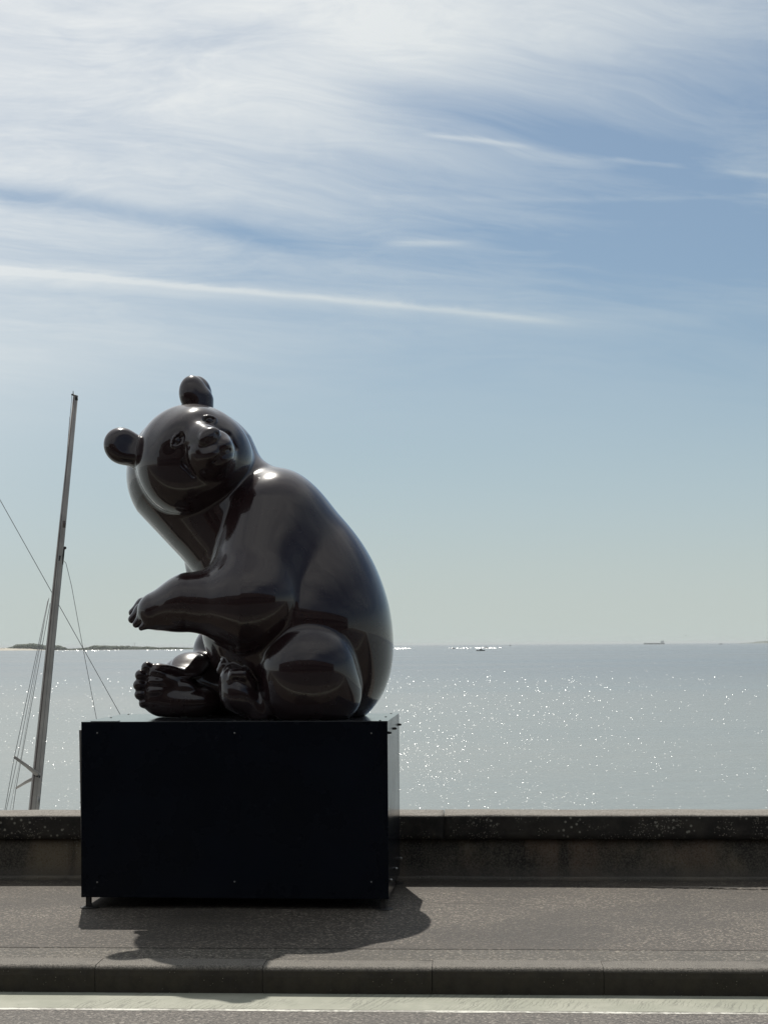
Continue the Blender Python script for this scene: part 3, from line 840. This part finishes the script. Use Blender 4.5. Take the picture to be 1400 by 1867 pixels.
# the left side panel stands slightly off at its top
bm = bmesh.new()
x_t, x_b = -0.020, -0.001
for (y0, y1) in ((T+.02, BD-T-.02),):
    vs = [(x_b, y0, BZ0), (x_b+.004, y0, BZ0), (x_t+.018, y0, BH-.052), (x_t, y0, BH-.052)]
    a_ = [bm.verts.new(v) for v in vs]; b_ = [bm.verts.new((v[0], y1, v[2])) for v in vs]
    bm.faces.new(a_); bm.faces.new(b_[::-1])
    for i in range(4): bm.faces.new((a_[i], b_[i], b_[(i+1) % 4], a_[(i+1) % 4]))
bmesh.ops.recalc_face_normals(bm, faces=bm.faces)
lp = from_bm('side_panel', bm, M_steel, pl)
box('top_panel', (-.001, BW, .0, BD, BH-.003, BH), M_ptop, pl, .0008, 1)
box('inner_frame', (.03, BW-.03, .03, BD-.03, BZ0+.01, BH-.01), M_iron, pl)
def screw(x, y, z, axis, r_=.0075, h=.006, m_=M_steel):
    bm = bmesh.new(); a = Vector(axis)
    tube(bm, [Vector((0, 0, 0)), a*h*.6, a*h], [r_, r_, r_*.6], 10)
    bmesh.ops.recalc_face_normals(bm, faces=bm.faces)
    s = from_bm('screw', bm, m_, pl, True); s.location = (x, y, z); return s
def onface(px, py):
    """point of the plinth's front plane seen at a photo position, in plinth coordinates"""
    d = ray(px, py); k = (BL-CAM).dot(bg_)/d.dot(bg_); p = CAM+d*k-BL
    return p.dot(bf), p.z
for px, py in ((178, 1336.5), (428, 1336.5), (677, 1337), (178, 1608.5), (428, 1607.5), (677, 1608)):
    x_, z_ = onface(px, py); screw(x_, 0, z_, (0, -1, 0), .0055, .005)
for y_ in (.06, BD/2, BD-.06):
    screw(BW, y_, onface(708, 1337)[1], (1, 0, 0), .008, .02, M_iron); screw(BW, y_, onface(708, 1607)[1], (1, 0, 0), .008, .02)
    screw(BW-.05, y_, BH, (0, 0, 1), .007, .003, M_iron); screw(.05, y_, BH, (0, 0, 1), .007, .003, M_iron)
    screw(BW/2, y_ if y_ != BD/2 else .06, BH, (0, 0, 1), .007, .003, M_iron)
for z_ in (onface(149, 1389)[1], onface(149, 1426)[1], onface(149, 1464)[1]):
    screw(x_t*((z_-BZ0)/(BH-BZ0))-.001, T+.035, z_, (-1, 0, 0), .006, .006)
for x_, y_ in ((.038, .038), (BW-.038, .038), (.038, BD-.038), (BW-.038, BD-.038)):
    bm = bmesh.new(); bm_box(bm, x_-.015, x_+.015, y_-.015, y_+.015, .006, BZ0+.012); f_ = from_bm('foot', bm, M_iron, pl)
    bm = bmesh.new(); tube(bm, [(x_+.005, y_, 0.001), (x_+.005, y_, .006), (x_+.005, y_, .008)], [.058, .058, .05], 24)
    bmesh.ops.recalc_face_normals(bm, faces=bm.faces); from_bm('base_plate', bm, M_iron, f_)
# name plate lying on the top near the left front corner, with its rim of light
box('name_plate', (.055, .225, .015, .085, BH+.0005, BH+.0035), M_ptop, pl, .001, 1)

# ------------------------------------------------------------------ the bear: one continuous surface meshed from a distance field
D0 = 10.10; U = D0/F            # metres per photo pixel at the bear's middle plane
ZTOP = BL.z+BH+0.0005
def S(dy): return (D0+dy*U)/D0*U           # metres per pixel at offset dy
def B(px, py, dy=0.0):
    p = atY(px, py, D0+dy*U); return np.array((p.x, p.y, p.z))
def smin(a, b, k):
    h = np.clip(0.5+0.5*(b-a)/k, 0, 1); return b+(a-b)*h-k*h*(1-h)
def smax(a, b, k): return -smin(-a, -b, k)
class Ell:
    def __init__(s, c, r, rot=None):
        s.c = c[:]; s.r = np.array(r, float); s.R = rot
    def __call__(s, P):
        q_ = P-s.c
        if s.R is not None: q_ = q_ @ s.R
        k0 = np.sqrt(((q_/s.r)**2).sum(1)); k1 = np.sqrt(((q_/s.r**2)**2).sum(1))+1e-9
        return k0*(k0-1)/k1
class Cone:
    def __init__(s, a, b, r1, r2): s.a, s.b, s.r1, s.r2 = a, b, r1, r2
    def __call__(s, P):
        ab = s.b-s.a; t = np.clip(((P-s.a)@ab)/(ab@ab), 0, 1)
        d = P-s.a-t[:, None]*ab
        return np.sqrt((d**2).sum(1))-(s.r1+(s.r2-s.r1)*t)
def E(px, py, dy, rx, ry, rz, rot=0.0):
    """ellipsoid: radii in photo pixels (x, depth, z), rot = tilt in the picture plane"""
    k = S(dy); c_, s_ = math.cos(rot), math.sin(rot)
    Rm = np.array(((c_, 0, -s_), (0, 1, 0), (s_, 0, c_))) if rot else None
    return Ell(B(px, py, dy), (rx*k, ry*k, rz*k), Rm)
def C(a, b, r1, r2): return Cone(B(*a), B(*b), r1*S(a[2]), r2*S(b[2]))
def chain(pts, rs): return [C(pts[i], pts[i+1], rs[i], rs[i+1]) for i in range(len(pts)-1)]
def un(P, prims, k):
    d = prims[0](P)
    for p in prims[1:]: d = smin(d, p(P), k*U)
    return d
# --- torso
torso = [E(478, 977, 22, 124, 104, 127), E(541, 1042, 24, 120, 116, 120), E(557, 1145, 18, 157, 154, 170),
         E(597, 1222, 30, 101, 108, 102), E(478, 1142, 5, 104, 112, 106)]
neck = C((356, 866, 48), (440, 992, 28), 124, 98)
# --- head frame
HC = B(352, 836, -32); HS = S(-32)
Fv = np.array((0.39, -0.91, 0.13)); Fv /= np.linalg.norm(Fv)
Rv = np.array((0.735, 0.395, 0.551)); Rv -= Fv*(Rv@Fv); Rv /= np.linalg.norm(Rv)
Uv = np.cross(Rv, -Fv); Uv = Uv if Uv[2] > 0 else -Uv
HR = np.stack((Rv, Uv, Fv), 1)
def H(a, b, c): return HC+(Rv*a+Uv*b+Fv*c)*HS
def HE(a, b, c, ra, rb, rc_, tilt=None):
    Rm = HR
    if tilt is not None:
        t = tilt; c_, s_ = math.cos(t), math.sin(t)
        Rm = HR @ np.array(((c_, -s_, 0), (s_, c_, 0), (0, 0, 1)))
    return Ell(H(a, b, c), (ra*HS, rb*HS, rc_*HS), Rm)
def HCn(p, q_, r1, r2): return Cone(H(*p), H(*q_), r1*HS, r2*HS)
skull = HE(0, 2, -6, 103, 99, 96)
jowl = HE(0, -22, 2, 99, 80, 82)
brow = HE(0, 44, 52, 52, 28, 32)
muz = [HE(0, -13, 74, 46, 43, 44), HE(0, -12, 100, 36, 33, 28)]
nosetop = HCn((0, 30, 64), (0, 12, 112), 27, 19)
_n = 0.86*Uv+0.47*Fv; _n /= np.linalg.norm(_n); _b = np.cross(_n, Rv)
bridge = Ell(H(1, 27, 82), (30*HS, 40*HS, 19*HS), np.stack((Rv, _b, _n), 1))
nosepad = HE(0, 10, 125, 22, 14, 10)
chin = HE(0, -38, 102, 22, 12, 24)
lipl = HE(-14, -17, 112, 18, 15, 21); lipr = HE(14, -17, 112, 18, 15, 21)
nost = [HE(-12, 5, 137, 5.5, 4.5, 6, .5), HE(12, 5, 137, 5.5, 4.5, 6, -.5)]
mouth = [HCn((-19, -30, 122), (-10, -28, 131), 2.4, 3.0), HCn((-10, -28, 131), (0, -26, 134), 3.0, 3.2), HCn((0, -26, 134), (10, -28, 131), 3.2, 3.0), HCn((10, -28, 131), (18, -29, 125), 3.0, 2.2),
         HCn((0, -25, 137), (0, -6, 138), 1.8, 1.6)]
# fold where muzzle meets cheek
fold = []
for s_ in (-1, 1):
    fold += [HCn((s_*38, 22, 90), (s_*50, -4, 84), 2.5, 4.5), HCn((s_*50, -4, 84), (s_*49, -30, 81), 4.5, 2.0)]
EYE = (35, 37, 81)
sock = [HE(s_*EYE[0], EYE[1], EYE[2]+5, 12.5, 7.5, 5.8, s_*-0.25) for s_ in (-1, 1)]
def lidarc(s_, up):
    pts = []
    for t in (-1, -.8, -.5, -.2, .2, .5, .8, 1):
        pts.append((s_*EYE[0]+t*14, EYE[1]+up*8.5*(1-t*t)**.7 - s_*t*3.5*(1), EYE[2]+1-abs(t)*3.0-(s_*t)*1.5))
    return [HCn(pts[i], pts[i+1], 1.4, 1.4) for i in range(len(pts)-1)]
lids = lidarc(-1, 1)+lidarc(1, 1)+lidarc(-1, -1)+lidarc(1, -1)
eyeb = [HE(s_*EYE[0], EYE[1], EYE[2]-6, 8.5, 8.5, 8.5) for s_ in (-1, 1)]
earL = HE(-86, 91, -36, 33, 34, 24); earR = HE(86, 101, -32, 27, 36, 23, -0.5); earR2 = HE(97, 97, -42, 27, 36, 23, -0.55)
stemL = HCn((-68, 66, -36), (-84, 86, -36), 30, 28); stemR = HCn((76, 66, -34), (92, 84, -34), 26, 24)
dishL = HE(-86, 88, -2, 24, 24, 14); dishR = HE(111, 104, -16, 20, 27, 20)
# --- near arm
armN = [C((490, 948, -26), (466, 1092, -84), 84, 88), C((446, 1104, -92), (345, 1097, -92), 86, 45), C((345, 1097, -92), (285, 1114, -86), 45, 34)]
pawN = E(288, 1112, -76, 22, 28, 27, -0.2)
fing = [chain([(294, 1107, -44), (262, 1105, -44), (243, 1117, -46)], [15, 15, 8]),
        chain([(294, 1111, -58), (260, 1115, -62), (242, 1129, -64)], [16, 15, 8]),
        chain([(296, 1117, -76), (265, 1124, -82), (249, 1138, -84)], [16, 14.5, 7]),
        chain([(306, 1124, -92), (277, 1134, -98), (258, 1145, -100)], [16, 12, 5])]
wristb = E(322, 1136, -90, 44, 26, 14, 0.0)
armF = [C((400, 1016, 92), (405, 1100, 80), 64, 55), C((405, 1105, 78), (310, 1108, 40), 48, 26), C((310, 1108, 40), (275, 1118, 30), 26, 20)]
# --- near leg
thighN = [E(562, 1222, -96, 88, 78, 92), E(574, 1268, -88, 84, 60, 62)]
shinN = C((522, 1256, -76), (480, 1300, -84), 42, 22)
footN = [C((476, 1297, -82), (436, 1266, -88), 26, 30), C((436, 1266, -88), (428, 1238, -88), 30, 27)]
toesN = [chain([(448, 1238, -72), (432, 1217, -76), (411, 1214, -78), (402, 1223, -78)], [16, 13, 11, 7]),
         chain([(454, 1250, -98), (442, 1230, -108), (428, 1230, -110), (421, 1240, -110)], [14, 12.5, 10, 7])]
webN = [C((414, 1244, -80), (418, 1268, -80), 15, 16)]
slitsN = [C((411, 1236, -106), (409, 1266, -100), 2.0, 2.4), C((421, 1244, -114), (419, 1274, -111), 2.2, 2.4)]
_v = np.array(CAM)-B(344, 1212, 44); _h = np.array(SUN_DIR)+_v/np.linalg.norm(_v); _h /= np.linalg.norm(_h)
_t = np.cross(_h, (0, 1.0, 0)); _t /= np.linalg.norm(_t); _u = np.cross(_h, _t)
shin_glint = Ell(B(346, 1214, 44), (34*U, 44*U, 8*U), np.stack((_t, _u, _h), 1))  # flat disc shaped toward sun and camera to give the shin a highlight
# --- far leg
kneeF = E(428, 1192, 140, 76, 52, 68)
shinF = [E(352, 1242, 84, 60, 50, 52), C((362, 1262, 80), (470, 1262, 90), 42, 60)]
footF = [E(303, 1259, 16, 50, 19, 46, 0.3), E(350, 1281, 20, 52, 24, 26, 0.12), C((286, 1226, 16), (368, 1274, 26), 16, 16)]
soleedge = [E(335, 1282, 18, 64, 24, 27)]
toesF = [[C((278, 1222, 16), (269, 1217, 12), 12, 11)], [C((266, 1234, 13), (257, 1231, 8), 11, 10.5)],
         [C((262, 1250, 11), (254, 1249, 7), 11, 11)], [C((264, 1266, 13), (256, 1266, 9), 11, 10.5)],
         [C((272, 1281, 14), (263, 1282, 11), 11, 9.5)]]
padsF = [E(290, 1227, 4, 16, 8, 9, -.3), E(286, 1243, 2, 17, 8, 9, -.1), E(286, 1260, 2, 17, 8, 9.5, .05), E(290, 1278, 5, 19, 8, 10, .2)]
heelpad = E(333, 1266, 3, 28, 7, 26); midpad = E(360, 1271, 6, 22, 7, 16, -.4)
tail = E(655, 1262, 90, 26, 22, 24)

def local(P, c, rad, fn):
    dist = np.sqrt(((P-c)**2).sum(1)); hit = dist < rad
    out = dist-rad*0.7
    if hit.any(): out[hit] = fn(P[hit])
    return out
def f_fingers(P):
    f_ = None
    for ch in fing:
        c_ = un(P, ch, 4); f_ = c_ if f_ is None else smin(f_, c_, 1.0*U)
    return f_
def f_farfoot(P):
    k = U; ft = un(P, footF+soleedge, 14)
    for ch in toesF: ft = smin(ft, un(P, ch, 4), 3.0*k)
    for p in padsF: ft = smin(ft, p(P), 3*k)
    ft = smin(ft, heelpad(P), 1.2*k); return smin(ft, midpad(P), 2*k)
def f_nearfoot(P):
    k = U; fn = smin(shinN(P), un(P, footN, 16), 14*k)
    fn = smin(fn, un(P, webN, 8), 8*k)
    for ch in toesN: fn = smin(fn, un(P, ch, 5), 3*k)
    return fn
XS0, XS1 = B(430, 1000, -40)[0], B(560, 1000, -40)[0]
ZS0, ZS1 = B(550, 1110, -40)[2], B(550, 930, -40)[2]
C_hand, C_ff, C_nf = B(270, 1120, -80), B(325, 1255, 15), B(455, 1258, -86)
def field(P):
    k = U
    d = un(P, torso, 60)
    d = smin(d, neck(P), 34*k)
    # head (worked out only near the head)
    dist = np.sqrt(((P-HC)**2).sum(1)); hit = dist < HRAD
    d_all, P_all = d, P
    far = dist-HRAD*0.72
    P = P_all[hit]
    h = smin(skull(P), jowl(P), 30*k)
    h = smin(h, brow(P), 22*k)
    mz = smin(muz[0](P), muz[1](P), 22*k); mz = smin(mz, nosetop(P), 10*k); mz = smin(mz, bridge(P), 8*k)
    mz = smin(mz, lipl(P), 7*k); mz = smin(mz, lipr(P), 7*k); mz = smin(mz, chin(P), 8*k)
    mz = smin(mz, nosepad(P), 4*k)
    h = smin(h, mz, 11*k)
    for s_ in fold: h = smax(h, -s_(P), 8*k)
    for s_ in sock: h = smax(h, -s_(P), 6*k)
    for s_ in lids: h = smin(h, s_(P), 3.5*k)
    for s_ in nost: h = smax(h, -s_(P), 4*k)
    for s_ in mouth: h = smax(h, -s_(P), 2.0*k)
    er = smin(earL(P), stemL(P), 10*k); er = smax(er, -dishL(P), 14*k)
    e2 = smin(earR(P), stemR(P), 10*k); e2 = smin(e2, earR2(P), 1.2*k)
    P = P_all; d = d_all
    def back(v): o_ = far.copy(); o_[hit] = v; return o_
    h, er, e2 = back(h), back(er), back(e2)
    # arms and legs against the trunk keep their creases
    d = smin(d, un(P, armF, 30), 12*k)
    a = un(P, armN, 34); a = smin(a, wristb(P), 12*k); a = smin(a, pawN(P), 16*k)
    f_ = local(P, C_hand, 0.42, f_fingers)
    a = smin(a, f_, 5*k)
    # the shoulder flows softly into the back; below the armpit the arm keeps its crease
    t1 = np.clip((P[:, 2]-ZS0)/(ZS1-ZS0), 0, 1); t2 = np.clip((P[:, 0]-XS0)/(XS1-XS0), 0, 1)
    t1 = t1**3*(t1*(6*t1-15)+10); t2 = t2**3*(t2*(6*t2-15)+10)
    d = smin(d, a, k*(7+48*t1*t2))
    l_ = smin(un(P, kneeF_l, 24), shin_glint(P), 10*k); d = smin(d, l_, 7*k)
    ft = local(P, C_ff, 0.62, f_farfoot)
    d = smin(d, ft, 6*k)
    t = un(P, thighN, 30)
    d = smin(d, t, 7*k)
    fn = local(P, C_nf, 0.62, f_nearfoot)
    d = smin(d, fn, 8*k)
    d = smin(d, h, 6*k)
    d = smin(d, er, 4*k); d = smin(d, e2, 4*k)
    return smax(d, (ZTOP-P[:, 2]), 1.5*k)
kneeF_l = [kneeF]+shinF
HRAD = 0.80

def mesh_field():
    h = 0.015
    lo = np.array((-2.08, 9.2, ZTOP-0.03)); hi = np.array((0.24, 10.95, 3.60))
    hc = HC; f_ = 0.0088
    fine = [(hc[0]-.22, hc[0]+.34), (hc[1]-.55, hc[1]-.12), (hc[2]-.22, hc[2]+.26)]
    gx = []
    for i in range(3):
        a = [lo[i]]
        while a[-1] < hi[i]: a.append(a[-1]+(f_ if fine[i][0] < a[-1] < fine[i][1] else h))
        gx.append(np.array(a))
    n = [len(a) for a in gx]
    # coarse pass to find the band round the surface
    cx = [a[1::3] for a in gx]
    Pc = np.stack(np.meshgrid(*cx, indexing='ij'), -1).reshape(-1, 3)
    Vc = field(Pc).reshape([len(a) for a in cx])
    idx = [np.clip(np.arange(n[i])//3, 0, len(cx[i])-1) for i in range(3)]
    pos = lambda ii_: np.stack([gx[i][ii_[:, i]] for i in range(3)], 1)
    V = Vc[np.ix_(*idx)].copy()
    mask = np.abs(V) < 0.075
    ii = np.argwhere(mask)
    V[mask] = field(pos(ii))
    sg = V < 0
    # cells with mixed corners
    c = np.zeros([s-1 for s in sg.shape], np.int8)
    for a in (0, 1):
        for b in (0, 1):
            for e in (0, 1): c += sg[a:sg.shape[0]-1+a, b:sg.shape[1]-1+b, e:sg.shape[2]-1+e]
    act = (c > 0) & (c < 8)
    vid = -np.ones(act.shape, np.int64); cells = np.argwhere(act); vid[act] = np.arange(len(cells))
    verts = (pos(cells)+pos(cells+1))/2
    faces = []
    for ax in range(3):
        s0 = [slice(1, -1)]*3; s1 = [slice(1, -1)]*3
        s0[ax] = slice(0, -1); s1[ax] = slice(1, None)
        a_, b_ = sg[tuple(s0)], sg[tuple(s1)]
        e = np.argwhere(a_ != b_); flip = a_[tuple(e.T)]
        off = np.ones(3, int); off[ax] = 0
        e = e+off                                     # grid index of the edge's first point
        u_, v_ = [(1, 2), (2, 0), (0, 1)][ax]
        def cell(du, dv):
            q_ = e.copy(); q_[:, u_] += du; q_[:, v_] += dv; return vid[tuple(q_.T)]
        f = np.stack((cell(-1, -1), cell(0, -1), cell(0, 0), cell(-1, 0)), 1)
        f[~flip] = f[~flip][:, ::-1]
        faces.append(f)
    faces = np.concatenate(faces); faces = faces[(faces >= 0).all(1)]
    return verts, faces, h
def grad(P, e=0.0012):
    g_ = np.empty_like(P)
    for i in range(3):
        d = np.zeros(3); d[i] = e; g_[:, i] = (field(P+d)-field(P-d))/(2*e)
    return g_
def project(P, it, lim):
    for _ in range(it):
        d = field(P); g_ = grad(P); n2 = (g_**2).sum(1)+1e-3
        st = -(d/n2)[:, None]*g_; L_ = np.sqrt((st**2).sum(1))+1e-12
        P = P+st*np.minimum(1, lim/L_)[:, None]
    return P
def relax(P, edges, w=0.5):
    acc = np.zeros_like(P); cnt = np.zeros(len(P))
    for a, b in ((0, 1), (1, 0)):
        for i in range(3): acc[:, i] += np.bincount(edges[:, a], P[edges[:, b], i], len(P))
        cnt += np.bincount(edges[:, a], minlength=len(P))
    return P*(1-w)+acc/np.maximum(cnt, 1)[:, None]*w
def edges_of(F_):
    e = np.concatenate([F_[:, [i, (i+1) % 4]] for i in range(4)]); e.sort(1); return np.unique(e, axis=0)
def subdiv(P, F_):
    e = np.concatenate([F_[:, [i, (i+1) % 4]] for i in range(4)]); es = np.sort(e, 1)
    ue, inv = np.unique(es, axis=0, return_inverse=True); inv = inv.reshape(-1)
    n, nf = len(P), len(F_)
    mid = (P[ue[:, 0]]+P[ue[:, 1]])/2; cen = P[F_].mean(1)
    em = inv.reshape(4, nf)+n; c = np.arange(nf)+n+len(ue)
    out = [np.stack((F_[:, i], em[i], c, em[(i-1) % 4]), 1) for i in range(4)]
    return np.concatenate((P, mid, cen)), np.concatenate(out)
def bear():
    import time; t0 = time.time()
    P, F_, h = mesh_field()
    ed = edges_of(F_)
    P = relax(P, ed, .5); P = project(P, 2, h)
    P = relax(P, ed, .3); P = project(P, 2, h)
    P, F_ = subdiv(P, F_)
    P = relax(P, edges_of(F_), .3); P = project(P, 2, h*.6)
    c = P.mean(0)*np.array((1, 1, 0))+np.array((0, 0, ZTOP))
    me = bpy.data.meshes.new('bear_sculpture')
    me.from_pydata([], [], [])
    me.vertices.add(len(P)); me.vertices.foreach_set('co', (P-c).astype(np.float32).ravel())
    me.loops.add(len(F_)*4); me.loops.foreach_set('vertex_index', F_.astype(np.int32).ravel())
    me.polygons.add(len(F_)); me.polygons.foreach_set('loop_start', np.arange(0, len(F_)*4, 4, dtype=np.int32))
    me.update(calc_edges=True); me.validate()
    me.polygons.foreach_set('use_smooth', np.ones(len(me.polygons), bool))
    o = link('bear_sculpture', me, None, M_bear); o.location = c
    tag(o, 'glossy dark brown sculpture of a sitting bear with tilted head on the plinth', 'sculpture')
    for s_ in (-1, 1):
        e = eyeb[0 if s_ < 0 else 1]
        bm = bmesh.new(); bmesh.ops.create_uvsphere(bm, u_segments=32, v_segments=20, radius=e.r[0])
        # raised iris ring, cut pupil, turned to look along the face
        for v in bm.verts:
            a_ = math.acos(max(-1, min(1, v.co.normalized().z)))
            r_ = e.r[0]
            if a_ < 0.30: r_ *= 0.86
            elif a_ < 0.75: r_ *= 0.95
            v.co = v.co.normalized()*r_
        ob = from_bm('eye', bm, M_bear, o, True)
        ob.rotation_euler = Vector(Fv).to_track_quat('Z', 'Y').to_euler()
        ob.location = Vector(e.c-c)
    print('bear', len(P), len(F_), time.time()-t0)
bear()

# ------------------------------------------------------------------ building across the road (behind the viewer), mirrored in the lacquer
def building():
    t = empty('apartment_building', (0, -14, ZR), -YAW)
    tag(t, 'long brown terrace of balconied flats, seen only mirrored in the bear', 'building')
    m1 = grainy('warm render', (0.085, 0.058, 0.045), (0.065, 0.045, 0.035), .5, .9)
    m2 = grainy('balcony concrete', (0.13, 0.115, 0.10), (0.10, 0.09, 0.08), 1, .85)
    m3 = material('dark window glass', (0.02, 0.025, 0.03), 0.06)[0]
    m4 = grainy('slate roof', (0.05, 0.05, 0.055), (0.08, 0.08, 0.085), 1, .7)
    box('wall', (-46, 44, -9, 0, 0, 9.8), m1, t)
    box('roof', (-46.3, 44.3, -9.3, .3, 9.8, 10.3), m4, t)
    win = None
    for fl in range(3):
        z = .8+fl*3.0
        for i in range(22):
            x = -44+i*4.0
            bm = bmesh.new(); bm_box(bm, -.8, .8, 0.004, .06, 0, 1.7)
            if win is None:
                win = from_bm('window', bm, m2, t)
                bm2 = bmesh.new(); bm_box(bm2, -.7, .7, .062, .08, .1, 1.6); pane = from_bm('pane', bm2, m3, win); w_ = win
            else:
                bm.free(); w_ = win.copy(); COL.objects.link(w_); w_.parent = t
                p_ = pane.copy(); COL.objects.link(p_); p_.parent = w_
            w_.location = (x, 0, z)
        if fl:
            box('balcony', (-45, 43, .004, 1.3, z-.6, z-.42), m2, t)
            for q_ in range(5):
                box('rail', (-45, 43, 1.24, 1.28, z-.27+q_*.2, z-.24+q_*.2), m4, t)
building()
